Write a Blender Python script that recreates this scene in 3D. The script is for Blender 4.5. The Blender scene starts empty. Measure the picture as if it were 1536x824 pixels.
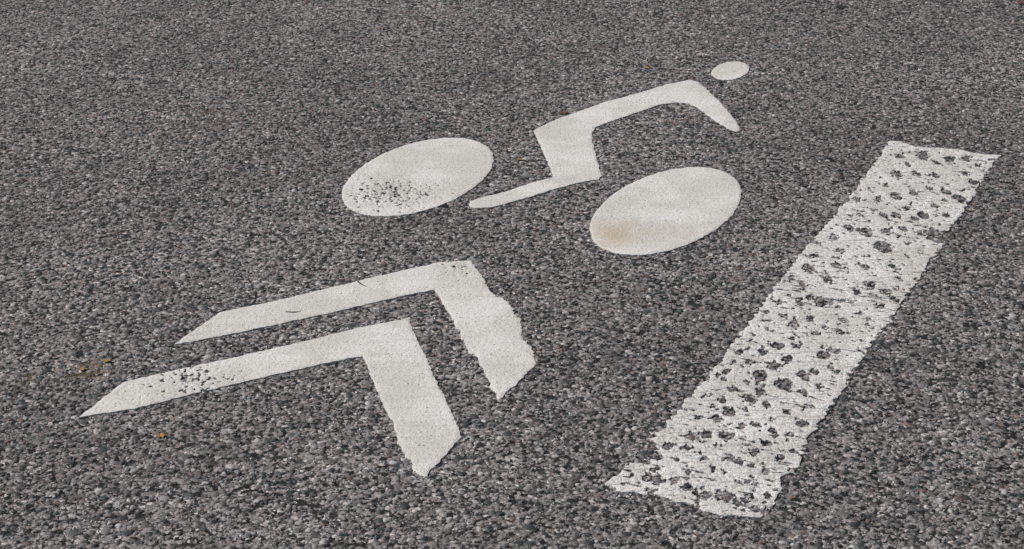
import bpy, math
import numpy as np

# ------------------------------------------------------------ image-to-road projection
F = 2890.0; CAM_H = 1.8
PITCH = math.atan(1236 / F)
c, s = math.cos(PITCH), math.sin(PITCH)

def W(u, v):
    """image pixel, projected through the camera -> metres on the road plane"""
    dx = u - 768.0; dy = v - 412.0
    t = CAM_H / (F * s + dy * c)
    return (dx * t, (F * c - dy * s) * t)

def ell(cx, cy, a, b, d, n=72):
    d = math.radians(d)
    return [(cx + a * math.cos(2 * math.pi * i / n), cy - b * math.sin(2 * math.pi * i / n + d)) for i in range(n)]

REAR = ell(626.5, 267, 113.5, 59, 27)
FRONT = ell(998.5, 318, 113.5, 66, 24)
HEAD = ell(1095.5, 107.5, 28.5, 14, 15, 40)
BODY = [(800,197),(835,180),(865,170),(905,155),(950,143),(1000,128),(1035,121),(1047,124),(1060,135),(1085,160),(1103,182),(1109,192),(1109,197),(1104,199),(1090,193),(1070,180),(1050,165),(1035,157),(1015,155),(990,158),(955,170),(920,182),(893,192),(888,200),(889,215),(895,240),(902,265),(898,270),(870,275),(835,284),(790,298),(740,312),(712,314),(704,312),(703,308),(706,303),(715,300),(755,290),(800,275),(828,268),(829,262),(822,245),(812,222)]
CHEV1 = [(262,518),(330,470),(400,456),(500,432),(600,408),(660,395),(705,392),(722,415),(737,440),(752,449),(764,459),(770,466),(780,482),(783,505),(793,518),(800,530),(805,547),(748,602),(735,575),(722,548),(702,526),(692,507),(678,478),(660,448),(652,436),(600,446),(500,470),(400,491),(330,506)]
CHEV2 = [(120,627),(185,575),(250,560),(350,538),(450,515),(540,493),(612,479),(625,510),(640,540),(655,575),(675,615),(692,657),(638,717),(625,712),(612,690),(598,668),(597,655),(580,620),(560,575),(545,535),(480,548),(400,566),(300,590),(200,615)]
STRIPE = [(1335,213),(1300,262),(1270,305),(1235,345),(1200,385),(1165,430),(1130,478),(1095,525),(1060,572),(1030,600),(1000,640),(975,660),(984,672),(986,686),(974,702),(958,697),(940,698),(925,713),(913,728),(925,738),(960,742),(1000,748),(1040,760),(1080,775),(1110,780),(1135,781),(1145,778),(1155,760),(1168,745),(1175,715),(1195,700),(1210,665),(1235,625),(1255,600),(1275,565),(1300,525),(1330,490),(1355,450),(1375,425),(1395,390),(1415,368),(1388,361),(1392,350),(1420,347),(1440,325),(1460,295),(1480,262),(1499,235),(1470,232),(1430,225),(1380,222),(1350,213)]
BLOBS = [(1040,657,12),(1090,655,13),(1095,620,12),(1075,630,10),(1135,640,8),(1160,650,8),(1203,637,10),(1170,690,10),(1192,680,8),(1110,695,9),(1130,680,9),(1125,602,11),(1060,655,10),(1085,745,15),(1060,745,11),(1030,732,11),(1105,755,9),(972,718,12),(1000,672,10),(1175,578,15),(1205,565,11),(1140,565,14),(1125,545,9),(1160,550,12),(1180,540,9),(1205,590,9),(1110,530,8),(1165,520,11),(1145,530,8),(1235,535,10),(1255,530,9),(1190,490,11),(1260,500,9),(1265,483,8),(1200,455,8),(1170,455,7),(1230,455,10),(1215,405,12),(1255,400,9),(1240,420,9),(1325,372,15),(1300,350,12),(1275,345,9),(1250,360,7),(1385,325,11),(1402,353,15),(1440,300,11),(1460,275,8),(1420,290,8),(1345,297,10),(1325,325,8),(1370,290,8),(1285,300,7),(1385,235,11),(1350,235,7),(1425,240,9),(1450,240,7),(1345,262,10),(1375,262,8),(1405,265,8),(1305,430,11),(1330,440,9),(1320,460,9),(1340,450,8),(1285,440,8),
 (990,722,10),(1010,722,9),(1045,742,9),(1122,750,10),(1150,745,9),(1135,765,9),(985,684,11),(1015,690,7),(1028,674,7),(1120,668,6),(1150,668,8),(1186,655,6),(1095,688,9),(1150,710,7),(1140,590,8),(1150,608,7),(1100,585,9),(1083,602,7),(1222,560,8),(1230,582,6),(1195,520,7),(1130,505,5),(1155,498,6),(1215,480,6),(1225,502,7),(1175,475,6),(1290,470,6),(1300,490,5),(1275,455,5),(1243,455,7),(1205,430,7),(1188,420,5),(1225,385,6),(1262,378,7),(1285,388,6),(1300,402,8),(1340,402,7),(1360,385,5),(1350,420,6),(1330,350,8),(1355,345,7),(1370,330,7),(1345,325,8),(1402,310,7),(1420,325,7),(1380,352,7),(1292,325,6),(1310,318,5),(1330,280,6),(1318,300,6),(1360,315,6),(1395,285,6),(1450,262,5),(1467,250,5),(1405,245,6),(1362,248,6),
 (1055,690,7),(1070,702,6),(1035,708,6),(1110,725,6),(1135,728,6),(1050,628,6),(1115,640,6),(1178,620,6),(1160,632,5),(1218,612,5),(1070,612,6),(1120,574,7),(1090,560,6),(1246,552,5),(1150,470,5),(1310,445,6),(1345,436,6)]

TR = math.radians(24.1)                       # direction of travel
TX, TY = math.sin(TR), math.cos(TR)
CX, CY = math.cos(TR), -math.sin(TR)

# ------------------------------------------------------------ numpy noise
def _h(ix, iy, seed):
    v = np.sin(ix * 127.1 + iy * 311.7 + seed * 74.7) * 43758.5453
    return v - np.floor(v)

def vn(x, y, seed=0):
    ix = np.floor(x); iy = np.floor(y)
    fx = x - ix; fy = y - iy
    fx = fx * fx * (3 - 2 * fx); fy = fy * fy * (3 - 2 * fy)
    a = _h(ix, iy, seed); b = _h(ix + 1, iy, seed)
    cc = _h(ix, iy + 1, seed); d = _h(ix + 1, iy + 1, seed)
    return (a * (1 - fx) + b * fx) * (1 - fy) + (cc * (1 - fx) + d * fx) * fy

def fbm(x, y, seed=0, o=3, rot=True):
    t = 0; a = 1; n = 0
    for i in range(o):
        an = (0.7 + i * 1.1) if rot else 0.0
        ca, sa = math.cos(an), math.sin(an)
        xr, yr = x * ca - y * sa, x * sa + y * ca
        t = t + a * vn(xr * 2 ** i + 17.3 * i, yr * 2 ** i + 5.1 * i, seed + i)
        n += a; a *= 0.5
    return t / n

def sdf(poly, X, Y):
    """signed distance, positive inside"""
    P = np.array(poly); Q = np.roll(P, -1, axis=0)
    d2 = np.full(X.shape, 1e9); ins = np.zeros(X.shape, bool)
    for (x0, y0), (x1, y1) in zip(P, Q):
        ex, ey = x1 - x0, y1 - y0
        L = ex * ex + ey * ey + 1e-12
        t = np.clip(((X - x0) * ex + (Y - y0) * ey) / L, 0, 1)
        d2 = np.minimum(d2, (X - x0 - t * ex) ** 2 + (Y - y0 - t * ey) ** 2)
        if y0 != y1:
            cond = ((y0 > Y) != (y1 > Y))
            ins ^= cond & (X < ex * (Y - y0) / ey + x0)
    d = np.sqrt(d2)
    return np.where(ins, d, -d)

# ------------------------------------------------------------ marking builder
def build_sheet(name, outline_px, field, step, thick, mat, relief=0.0004):
    poly = [W(*p) for p in outline_px]  # outline comes in image pixels, projected onto the road
    P = np.array(poly)
    x0, y0 = P.min(0) - 0.03; x1, y1 = P.max(0) + 0.03
    xs = np.arange(x0, x1, step); ys = np.arange(y0, y1, step)
    X, Y = np.meshgrid(xs, ys, indexing='ij')
    PH = field(sdf(poly, X, Y), X, Y)
    PH = np.where(np.abs(PH) < 1e-6, 1e-6, PH)
    edge = np.clip(PH / 0.006, 0, 1)
    Z = thick * (0.72 + 0.28 * edge) + relief * (fbm(X / 0.02, Y / 0.03, 91) - 0.5)
    inn = PH > 0
    verts = []; idx = {}
    def corner(i, j):
        k = (0, i, j)
        if k not in idx:
            idx[k] = len(verts); verts.append((X[i, j], Y[i, j], Z[i, j]))
        return idx[k]
    def cross(i, j, i2, j2):
        if (i2, j2) < (i, j): i, j, i2, j2 = i2, j2, i, j
        k = (1 if i2 > i else 2, i, j)
        if k not in idx:
            a, b = PH[i, j], PH[i2, j2]; t = a / (a - b)
            idx[k] = len(verts)
            verts.append((X[i, j] + t * (X[i2, j2] - X[i, j]), Y[i, j] + t * (Y[i2, j2] - Y[i, j]), thick * 0.7))
        return idx[k]
    bot = {}
    def bottom(v):
        if v not in bot:
            x, y, z = verts[v]; bot[v] = len(verts); verts.append((x, y, -0.001))
        return bot[v]
    faces = []
    n = inn[:-1, :-1].astype(int) + inn[1:, :-1] + inn[1:, 1:] + inn[:-1, 1:]
    for i, j in np.argwhere(n == 4):
        faces.append((corner(i, j), corner(i + 1, j), corner(i + 1, j + 1), corner(i, j + 1)))
    for i, j in np.argwhere((n > 0) & (n < 4)):
        cs = [(i, j), (i + 1, j), (i + 1, j + 1), (i, j + 1)]
        pts = []; tag = []
        for k in range(4):
            a = cs[k]; b = cs[(k + 1) % 4]
            if inn[a]: pts.append(corner(*a)); tag.append('c')
            if inn[a] != inn[b]:
                pts.append(cross(*a, *b)); tag.append('x' if inn[a] else 'e')
        if len(pts) >= 3: faces.append(tuple(pts))
        for k in range(len(pts)):
            k2 = (k + 1) % len(pts)
            if tag[k] == 'x' and tag[k2] == 'e' and pts[k] != pts[k2]:
                faces.append((pts[k], bottom(pts[k]), bottom(pts[k2]), pts[k2]))
    me = bpy.data.meshes.new(name)
    me.from_pydata(verts, [], faces); me.update()
    me.polygons.foreach_set('use_smooth', [False] * len(me.polygons))
    ob = bpy.data.objects.new(name, me)
    me.materials.append(mat)
    bpy.context.scene.collection.objects.link(ob)
    return ob

# ------------------------------------------------------------ node helpers
class NT:
    def __init__(self, name):
        self.m = bpy.data.materials.new(name); self.m.use_nodes = True
        self.t = self.m.node_tree; self.t.nodes.clear()
        self.out = self.t.nodes.new('ShaderNodeOutputMaterial')
        self.bsdf = self.t.nodes.new('ShaderNodeBsdfPrincipled')
        self.t.links.new(self.bsdf.outputs[0], self.out.inputs[0])
        self.co = self.t.nodes.new('ShaderNodeTexCoord').outputs['Object']
    def link(self, a, b):
        if isinstance(a, (int, float)): b.default_value = a
        elif isinstance(a, tuple): b.default_value = a if len(a) == 4 else (*a, 1)
        else: self.t.links.new(a, b)
    def mapping(self, vec, scale=(1, 1, 1), rot=0, loc=(0, 0, 0)):
        n = self.t.nodes.new('ShaderNodeMapping')
        n.inputs['Scale'].default_value = scale; n.inputs['Rotation'].default_value = (0, 0, rot)
        n.inputs['Location'].default_value = loc
        self.link(vec, n.inputs['Vector']); return n.outputs[0]
    def noise(self, vec, scale, detail=2, rough=0.5, col=False):
        n = self.t.nodes.new('ShaderNodeTexNoise'); n.noise_dimensions = '2D'
        n.inputs['Scale'].default_value = scale; n.inputs['Detail'].default_value = detail
        n.inputs['Roughness'].default_value = rough
        self.link(vec, n.inputs['Vector']); return n.outputs['Color' if col else 'Fac']
    def vor(self, vec, scale, feature='F1', rnd=1.0):
        n = self.t.nodes.new('ShaderNodeTexVoronoi'); n.voronoi_dimensions = '2D'; n.feature = feature
        n.inputs['Scale'].default_value = scale; n.inputs['Randomness'].default_value = rnd
        self.link(vec, n.inputs['Vector']); return n
    def math(self, op, a, b=0.0, cc=0.0, clamp=False):
        n = self.t.nodes.new('ShaderNodeMath'); n.operation = op; n.use_clamp = clamp
        self.link(a, n.inputs[0]); self.link(b, n.inputs[1]); self.link(cc, n.inputs[2]); return n.outputs[0]
    def ss(self, v, lo, hi, a=0.0, b=1.0):
        n = self.t.nodes.new('ShaderNodeMapRange'); n.interpolation_type = 'SMOOTHSTEP'
        self.link(v, n.inputs[0])
        for i, k in enumerate((lo, hi, a, b)): n.inputs[i + 1].default_value = k
        return n.outputs[0]
    def mix(self, f, a, b, mode='MIX'):
        n = self.t.nodes.new('ShaderNodeMix'); n.data_type = 'RGBA'; n.blend_type = mode
        self.link(f, n.inputs[0]); self.link(a, n.inputs[6]); self.link(b, n.inputs[7]); return n.outputs[2]
    def ramp(self, v, stops, interp='LINEAR'):
        n = self.t.nodes.new('ShaderNodeValToRGB'); n.color_ramp.interpolation = interp
        e = n.color_ramp.elements
        while len(e) > 1: e.remove(e[-1])
        e[0].position = stops[0][0]; e[0].color = (*stops[0][1], 1)
        for p, col in stops[1:]:
            x = e.new(p); x.color = (*col, 1)
        self.link(v, n.inputs[0]); return n.outputs[0]
    def sep(self, col):
        n = self.t.nodes.new('ShaderNodeSeparateColor'); self.link(col, n.inputs[0]); return n.outputs
    def vadd(self, a, b, scale):
        m = self.t.nodes.new('ShaderNodeVectorMath'); m.operation = 'MULTIPLY_ADD'
        self.link(b, m.inputs[0]); m.inputs[1].default_value = (scale,) * 3; self.link(a, m.inputs[2]); return m.outputs[0]
    def spot(self, u, v, rx, ry, soft=1.0):
        """soft 0..1 disc mask round a point given in image pixels, radii in metres"""
        x, y = W(u, v)
        mp = self.mapping(self.co, (1 / rx, 1 / ry, 0), 0, (-x / rx, -y / ry, 0))
        n = self.t.nodes.new('ShaderNodeVectorMath'); n.operation = 'LENGTH'; self.link(mp, n.inputs[0])
        return self.ss(n.outputs['Value'], 0.0, 1.0, 1.0, 0.0)
    def bump(self, h, dist, strength=1.0, normal=None):
        n = self.t.nodes.new('ShaderNodeBump'); n.inputs['Strength'].default_value = strength
        n.inputs['Distance'].default_value = dist; self.link(h, n.inputs['Height'])
        if normal is not None: self.link(normal, n.inputs['Normal'])
        return n.outputs[0]

# ------------------------------------------------------------ asphalt
def asphalt():
    k = NT('asphalt_matrix')
    warp = k.vadd(k.co, k.noise(k.co, 120, 1, 0.6, True), 0.011)
    v1 = k.vor(warp, 102); r1 = k.sep(v1.outputs['Color'])
    col = k.ramp(r1[0], [(0.0, (0.014, 0.0135, 0.013)), (0.18, (0.066, 0.060, 0.057)), (0.32, (0.14, 0.127, 0.120)),
                         (0.55, (0.21, 0.190, 0.180)), (0.76, (0.28, 0.256, 0.243)), (0.92, (0.21, 0.155, 0.13)),
                         (0.955, (0.44, 0.405, 0.375))], 'CONSTANT')
    v2 = k.vor(warp, 250); r2 = k.sep(v2.outputs['Color'])
    fine = k.ramp(r2[1], [(0.0, (0.02, 0.019, 0.018)), (0.24, (0.11, 0.100, 0.095)), (0.45, (0.20, 0.181, 0.171)),
                          (0.74, (0.30, 0.275, 0.26)), (0.93, (0.50, 0.465, 0.43))], 'CONSTANT')
    col = k.mix(k.ss(r1[2], 0.55, 0.60), col, fine)
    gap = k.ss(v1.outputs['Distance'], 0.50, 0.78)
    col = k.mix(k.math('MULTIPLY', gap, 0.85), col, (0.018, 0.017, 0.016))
    # voids of plucked chippings, in loose groups; pit shade put into the near-black colour
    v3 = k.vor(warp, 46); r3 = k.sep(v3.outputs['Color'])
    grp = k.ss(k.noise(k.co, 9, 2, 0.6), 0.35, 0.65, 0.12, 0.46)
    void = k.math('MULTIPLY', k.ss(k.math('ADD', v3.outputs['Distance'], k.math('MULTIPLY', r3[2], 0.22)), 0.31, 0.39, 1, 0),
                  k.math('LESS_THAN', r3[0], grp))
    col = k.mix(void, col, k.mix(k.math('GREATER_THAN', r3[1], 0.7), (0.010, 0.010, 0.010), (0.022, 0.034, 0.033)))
    big = k.noise(k.co, 1.3, 3, 0.6)
    tone = k.math('MULTIPLY', k.ss(big, 0.3, 0.7, 0.92, 1.24), k.ss(k.noise(k.co, 6, 3, 0.6), 0.35, 0.65, 0.92, 1.10))
    mulc = k.t.nodes.new('ShaderNodeCombineColor')
    for i in range(3): k.link(tone, mulc.inputs[i])
    col = k.mix(1.0, col, mulc.outputs[0], 'MULTIPLY')
    for (u, v, rx, ry, a, cc) in [(320, 178, 0.20, 0.35, 0.6, (0.085, 0.05, 0.03)), (1075, 72, 0.10, 0.3, 0.5, (0.09, 0.055, 0.035)),
                                  (130, 556, 0.09, 0.09, 0.55, (0.16, 0.10, 0.03)), (50, 568, 0.05, 0.05, 0.6, (0.12, 0.10, 0.03))]:
        m = k.math('MULTIPLY', k.spot(u, v, rx, ry), k.ss(k.noise(k.co, 34, 2), 0.42, 0.58))
        col = k.mix(k.math('MULTIPLY', m, a), col, cc)
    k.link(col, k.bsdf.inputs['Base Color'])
    k.bsdf.inputs['Roughness'].default_value = 0.8
    k.bsdf.inputs['Specular IOR Level'].default_value = 0.3
    h = k.math('MULTIPLY', k.math('SUBTRACT', 1.0, v1.outputs['Distance']), k.math('MULTIPLY_ADD', r1[1], 0.9, 0.4))
    h = k.math('SUBTRACT', h, void)
    k.link(k.bump(h, 0.0042, 1.0), k.bsdf.inputs['Normal'])
    return k.m

def stone_mat():
    k = NT('aggregate_stone')
    a = k.t.nodes.new('ShaderNodeAttribute'); a.attribute_name = 'stone'
    n = k.noise(k.co, 500, 1, 0.6)
    col = k.mix(k.ss(n, 0.3, 0.7, 0.0, 0.35), a.outputs['Color'], (0.11, 0.10, 0.095))
    k.link(col, k.bsdf.inputs['Base Color'])
    k.bsdf.inputs['Roughness'].default_value = 0.65
    return k.m
M_STONE = stone_mat()

def scatter_stones(groups, palette, name, seed=1):
    """irregular little domes of exposed aggregate, one mesh"""
    rng = np.random.default_rng(seed)
    Vs = []; Cs = []; K = 6
    for (n, rmin, rmax, hmax, probs) in groups:
        y = np.sqrt(rng.uniform(2.6 ** 2, 7.6 ** 2, n)); x = rng.uniform(-0.36, 0.36, n) * y
        r = rmin + (rmax - rmin) * rng.random(n) ** 2.2
        h = np.minimum(r * rng.uniform(0.35, 0.75, n), hmax)
        rot = rng.uniform(0, 2 * np.pi, n); asp = rng.uniform(0.6, 1.0, n)
        ang = np.arange(K) * 2 * np.pi / K
        V = np.zeros((n, 2 * K + 1, 3), np.float32)
        for ring, (rr, zz) in enumerate(((1.0, -0.2), (0.72, 0.85))):
            jr = rr * rng.uniform(0.72, 1.15, (n, K)); ja = ang + rng.uniform(-0.25, 0.25, (n, K))
            lx = jr * np.cos(ja) * r[:, None]; ly = jr * np.sin(ja) * (r * asp)[:, None]
            V[:, ring * K:(ring + 1) * K, 0] = x[:, None] + lx * np.cos(rot)[:, None] - ly * np.sin(rot)[:, None]
            V[:, ring * K:(ring + 1) * K, 1] = y[:, None] + lx * np.sin(rot)[:, None] + ly * np.cos(rot)[:, None]
            V[:, ring * K:(ring + 1) * K, 2] = h[:, None] * (zz + (rng.uniform(-0.25, 0.1, (n, K)) if ring else 0))
        V[:, 2 * K, 0] = x; V[:, 2 * K, 1] = y; V[:, 2 * K, 2] = h * rng.uniform(0.85, 1.05, n)
        pi = rng.choice(len(palette), n, p=probs)
        C = np.array(palette)[pi] * rng.uniform(0.75, 1.25, (n, 1))
        C4 = np.ones((n, 2 * K + 1, 4), np.float32); C4[:, :, :3] = C[:, None, :]
        Vs.append(V); Cs.append(C4)
    V = np.concatenate(Vs); C4 = np.concatenate(Cs); n = len(V)
    f = []
    for i in range(K):
        j = (i + 1) % K
        f += [(i, j, K + j), (i, K + j, K + i), (K + i, K + j, 2 * K)]
    f = np.array(f, np.int32)
    Fc = (f[None] + (np.arange(n) * (2 * K + 1))[:, None, None]).reshape(-1, 3)
    me = bpy.data.meshes.new(name)
    me.vertices.add(n * (2 * K + 1)); me.vertices.foreach_set('co', V.reshape(-1))
    me.loops.add(Fc.size); me.loops.foreach_set('vertex_index', Fc.reshape(-1).astype(np.int32))
    me.polygons.add(len(Fc)); me.polygons.foreach_set('loop_start', np.arange(0, Fc.size, 3, dtype=np.int32))
    me.update(calc_edges=True)
    at = me.color_attributes.new('stone', 'FLOAT_COLOR', 'POINT'); at.data.foreach_set('color', C4.reshape(-1))
    me.materials.append(M_STONE)
    o = bpy.data.objects.new(name, me); bpy.context.scene.collection.objects.link(o); return o

# ------------------------------------------------------------ paints
def paint(name, base, spots, thick_texture):
    k = NT(name)
    n1 = k.noise(k.co, 5.5, 4, 0.65); n2 = k.noise(k.co, 45, 4, 0.65)
    dark = tuple(x * 0.84 * y for x, y in zip(base, (1.0, 0.98, 0.95)))
    col = k.mix(k.ss(n1, 0.35, 0.68), dark, base)
    col = k.mix(k.ss(n2, 0.48, 0.80, 0.0, 0.35), col, (0.46, 0.435, 0.385))
    # grime sitting in the grain of the surface
    g = k.noise(k.co, 170, 2, 0.7)
    col = k.mix(k.ss(g, 0.54, 0.74, 0.0, 0.50), col, (0.33, 0.31, 0.28))
    v = k.vor(k.vadd(k.co, k.noise(k.co, 200, 1, 0.5, True), 0.005), 140); r = k.sep(v.outputs['Color'])
    pin = k.math('MULTIPLY', k.ss(v.outputs['Distance'], 0.14, 0.34, 1, 0), k.math('GREATER_THAN', r[0], 0.90))
    col = k.mix(k.math('MULTIPLY', pin, k.math('MULTIPLY', r[1], 0.95)), col, (0.10, 0.09, 0.08))
    st = k.noise(k.mapping(k.co, (10, 110, 1), TR), 1.0, 3, 0.6)
    col = k.mix(k.ss(st, 0.52, 0.74, 0.0, 0.7 if thick_texture else 0.25), col, (0.34, 0.32, 0.29))
    for (u, vv, rx, ry, sc, lo, amt, cc) in spots:
        m = k.math('MULTIPLY', k.spot(u, vv, rx, ry), amt)
        nn = k.ss(k.math('ADD', k.noise(k.co, sc, 3, 0.65), k.math('MULTIPLY', m, 0.22)), lo, lo + 0.10)
        col = k.mix(k.math('MULTIPLY', nn, m, clamp=True), col, cc)
    k.link(col, k.bsdf.inputs['Base Color'])
    k.bsdf.inputs['Roughness'].default_value = 0.75
    k.bsdf.inputs['Specular IOR Level'].default_value = 0.3
    if thick_texture:
        h = k.noise(k.co, 110, 3, 0.7)
        rip = k.noise(k.mapping(k.co, (22, 120, 1), TR), 1.0, 2, 0.6)
        h = k.math('ADD', k.math('MULTIPLY', h, 1.0), k.math('MULTIPLY', rip, 2.0))
        k.link(k.bump(h, 0.0045, 1.0), k.bsdf.inputs['Normal'])
    else:
        h = k.noise(k.co, 110, 3, 0.75)
        k.link(k.bump(h, 0.0028, 1.0), k.bsdf.inputs['Normal'])
    return k.m

WHITE = (0.73, 0.70, 0.65)
GREY = (0.12, 0.112, 0.105)
m_sym = paint('road_paint_white', WHITE, [
    (590, 285, 0.20, 0.22, 150, 0.66, 0.7, GREY),
    (920, 354, 0.08, 0.12, 30, 0.43, 0.80, (0.50, 0.39, 0.25)),
    (945, 345, 0.13, 0.13, 24, 0.52, 0.5, (0.50, 0.43, 0.33)),
    (1000, 345, 0.24, 0.12, 40, 0.52, 0.5, (0.54, 0.50, 0.42)),
    (290, 572, 0.14, 0.14, 150, 0.68, 0.7, GREY),
    (690, 402, 0.07, 0.09, 150, 0.66, 0.7, GREY),
    (960, 152, 0.22, 0.20, 150, 0.70, 0.6, GREY),
], False)
m_line = paint('thermoplastic_white', (0.79, 0.765, 0.715), [], True)

# ------------------------------------------------------------ fields
def wear(X, Y, u, v, rx, ry):
    x, y = W(u, v)
    return np.clip(1 - np.sqrt(((X - x) / rx) ** 2 + ((Y - y) / ry) ** 2), 0, 1)

def symbol_field(zones, rag=0.0036, ragzones=()):
    def f(d, X, Y):
        d = d + rag * (fbm(X / 0.010, Y / 0.014, 3) - 0.5) * 2
        for (u, v, rx, ry, amp) in ragzones:
            w = np.clip(wear(X, Y, u, v, rx, ry) * 3, 0, 1)
            d = d + w * amp * (fbm(X / 0.012, Y / 0.016, 8) - 0.52) * 2
        n = fbm(X / 0.0065, Y / 0.009, 21, 2)
        th = np.full(X.shape, 0.945)
        for (u, v, rx, ry, k) in zones:
            th = th - k * wear(X, Y, u, v, rx, ry) ** 0.8
        return np.minimum(d, (th - n) * 0.02)
    return f

def stripe_field(d, X, Y):
    A = X * TX + Y * TY; B = X * CX + Y * CY
    lower = np.clip((4.2 - Y) / 1.0, 0, 1)
    d = d + 0.006 * (fbm(A / 0.03, B / 0.05, 5) - 0.5) * 2 + (0.010 + 0.005 * lower) * (vn(A / 0.010, B / 0.02, 7) - 0.5)
    f = d
    wx = (fbm(X / 0.009, Y / 0.013, 31) - 0.5) * 0.020
    wy = (fbm(X / 0.009, Y / 0.013, 37) - 0.5) * 0.030
    for (u, v, r) in BLOBS:
        x, y = W(u, v); rx = abs(W(u + r * 0.90, v)[0] - x); ry = abs(W(u, v - r * 0.62)[1] - y)
        q = np.sqrt(((X + wx - x) / rx) ** 2 + ((Y + wy - y) / ry) ** 2)
        f = np.minimum(f, (q - 1) * rx)
    n = fbm(X / 0.011, Y / 0.016, 44, 2)
    f = np.minimum(f, (0.765 - 0.035 * lower - n) * 0.04)
    n2 = fbm(A / 0.008, B / 0.024, 52, 2, False)
    band = fbm(A / 0.12, B / 0.3, 61, 2)
    f = np.minimum(f, (0.79 - 0.17 * (band - 0.3) - n2) * 0.03)
    return f

sc = bpy.context.scene
# ------------------------------------------------------------ ground and road
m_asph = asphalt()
def sheet(name, x0, x1, y0, y1, z, mat):
    me = bpy.data.meshes.new(name)
    me.from_pydata([(x0, y0, z), (x1, y0, z), (x1, y1, z), (x0, y1, z)], [], [(0, 1, 2, 3)])
    me.materials.append(mat)
    o = bpy.data.objects.new(name, me); sc.collection.objects.link(o); return o
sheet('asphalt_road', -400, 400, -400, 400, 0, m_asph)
PAL = [(0.013, 0.0135, 0.014), (0.022, 0.034, 0.033), (0.08, 0.073, 0.069), (0.19, 0.172, 0.163), (0.27, 0.247, 0.234), (0.44, 0.41, 0.38), (0.15, 0.08, 0.06)]
scatter_stones([(56000, 0.0036, 0.0098, 0.0027, [0.17, 0.07, 0.14, 0.28, 0.23, 0.09, 0.02]),
                (8500, 0.0065, 0.0140, 0.0024, [0.44, 0.22, 0.13, 0.10, 0.06, 0.02, 0.03])], PAL, 'road_aggregate')

# ------------------------------------------------------------ markings
bike = bpy.data.objects.new('bicycle_road_marking', None); sc.collection.objects.link(bike)
for nm, pl, fl in [
    ('rear_wheel', REAR, symbol_field([(582, 294, 0.24, 0.20, 0.40)])),
    ('front_wheel', FRONT, symbol_field([])),
    ('rider_head', HEAD, symbol_field([])),
    ('rider_body', BODY, symbol_field([(960, 150, 0.30, 0.22, 0.14)]))]:
    o = build_sheet(nm, pl, fl, 0.003, 0.0036, m_sym); o.parent = bike
chev = bpy.data.objects.new('chevron_road_marking', None); sc.collection.objects.link(chev)
o = build_sheet('chevron_front', CHEV1, symbol_field([(690, 402, 0.09, 0.11, 0.28)], 0.0036,
                [(770, 470, 0.15, 0.3, 0.007), (715, 550, 0.12, 0.25, 0.007)]), 0.003, 0.0036, m_sym); o.parent = chev
o = build_sheet('chevron_back', CHEV2, symbol_field([(285, 572, 0.18, 0.15, 0.36)], 0.0036,
                [(605, 670, 0.1, 0.15, 0.007)]), 0.003, 0.0036, m_sym); o.parent = chev
build_sheet('white_lane_line', STRIPE, stripe_field, 0.0028, 0.0042, m_line, 0.001)

# ------------------------------------------------------------ fallen leaves
def leaf_mat(name, col):
    k = NT(name); n = k.noise(k.co, 250, 3)
    k.link(k.mix(n, tuple(x * 0.5 for x in col), tuple(x * 1.4 for x in col)), k.bsdf.inputs['Base Color'])
    k.bsdf.inputs['Roughness'].default_value = 0.8
    return k.m
m_l1 = leaf_mat('leaf_ochre', (0.30, 0.18, 0.045)); m_l2 = leaf_mat('leaf_brown', (0.13, 0.05, 0.025)); m_l3 = leaf_mat('leaf_dark', (0.02, 0.018, 0.016))
m_l4 = leaf_mat('twig_bark', (0.07, 0.055, 0.045)); m_l5 = leaf_mat('leaf_orange', (0.42, 0.20, 0.03))
rng = np.random.default_rng(4)
def leaf(kind, u, v, L, wd, rot, mt, z0=0.0030, curve=0.0):
    x, y = W(u, v); N = 10; vs = []; fs = []
    for i in range(N + 1):
        t = i / N; w = wd * math.sin(math.pi * t) ** 0.8 * (1 + 0.3 * rng.normal() * (0 < i < N)) + 0.0004
        for q in (-1, 0, 1):
            lx = (t - 0.5) * L; ly = q * w + curve * (4 * (t - 0.5) ** 2)
            z = z0 + (0.0010 * abs(q) if kind == 'fallen_leaf' else 0.0012 * (1 - abs(q))) + 0.0007 * math.sin(t * 5 + u) + 0.0006 * rng.random()
            vs.append((x + lx * math.cos(rot) - ly * math.sin(rot), y + lx * math.sin(rot) + ly * math.cos(rot), z))
    for i in range(N):
        for q in range(2):
            a = i * 3 + q; fs.append((a, a + 3, a + 4, a + 1))
    me = bpy.data.meshes.new(kind); me.from_pydata(vs, [], fs); me.materials.append(mt)
    sc.collection.objects.link(bpy.data.objects.new(kind, me))
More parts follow.
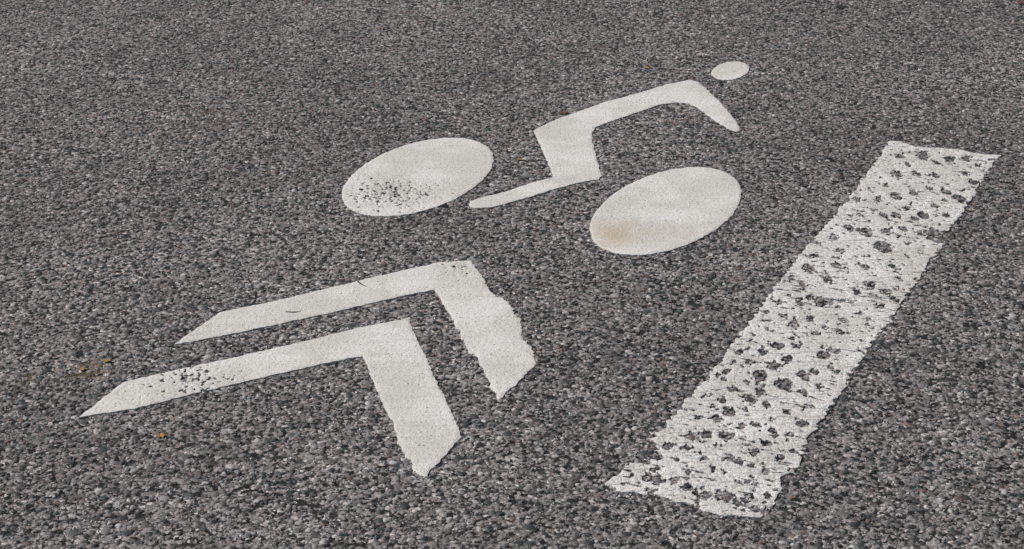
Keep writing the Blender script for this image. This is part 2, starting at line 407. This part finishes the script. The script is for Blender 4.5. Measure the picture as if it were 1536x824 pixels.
for (u, v, L, wd, rot, mt) in [(241, 656, 0.018, 0.008, 0.4, m_l5), (160, 543, 0.020, 0.007, -0.3, m_l1), (124, 556, 0.015, 0.006, 0.2, m_l1),
                               (779, 241, 0.012, 0.011, 1.2, m_l1), (970, 103, 0.012, 0.012, 0.5, m_l1), (845, 171, 0.030, 0.009, 0.1, m_l2),
                               (1263, 12, 0.046, 0.017, 0.05, m_l3), (1531, 5, 0.030, 0.020, 0.3, m_l2)]:
    leaf('fallen_leaf', u, v, L, wd, rot, mt)
leaf('twig', 440, 471, 0.036, 0.0018, 0.1, m_l4, 0.0040, 0.006)
leaf('twig', 541, 428, 0.046, 0.0018, -0.95, m_l4, 0.0040, 0.003)

# ------------------------------------------------------------ light
EL, AZ = math.radians(50), math.radians(-80)      # azimuth clockwise from +Y
w = bpy.data.worlds.new('World'); sc.world = w; w.use_nodes = True
nt = w.node_tree; bg = nt.nodes['Background']
sky = nt.nodes.new('ShaderNodeTexSky'); sky.sky_type = 'NISHITA'; sky.sun_disc = False
sky.sun_elevation = EL; sky.sun_rotation = AZ
nt.links.new(sky.outputs[0], bg.inputs[0]); bg.inputs[1].default_value = 0.065
sl = bpy.data.lights.new('sun', 'SUN'); sl.energy = 3.6; sl.angle = math.radians(0.5); sl.color = (1, 0.96, 0.91)
so = bpy.data.objects.new('sun', sl); sc.collection.objects.link(so)
from mathutils import Vector
d = Vector((math.sin(AZ) * math.cos(EL), math.cos(AZ) * math.cos(EL), math.sin(EL)))
so.rotation_euler = d.to_track_quat('Z', 'Y').to_euler(); so.location = d * 20

# ------------------------------------------------------------ camera
cd = bpy.data.cameras.new('camera'); cam = bpy.data.objects.new('camera', cd); sc.collection.objects.link(cam)
cd.sensor_fit = 'HORIZONTAL'; cd.sensor_width = 36; cd.lens = F / 1536 * 36; cd.clip_end = 2000; cd.clip_start = 0.05
cam.location = (0, 0, CAM_H); cam.rotation_euler = (math.pi / 2 - PITCH, 0, 0)
sc.camera = cam
sc.view_settings.view_transform = 'Standard'; sc.view_settings.look = 'None'; sc.view_settings.exposure = 0
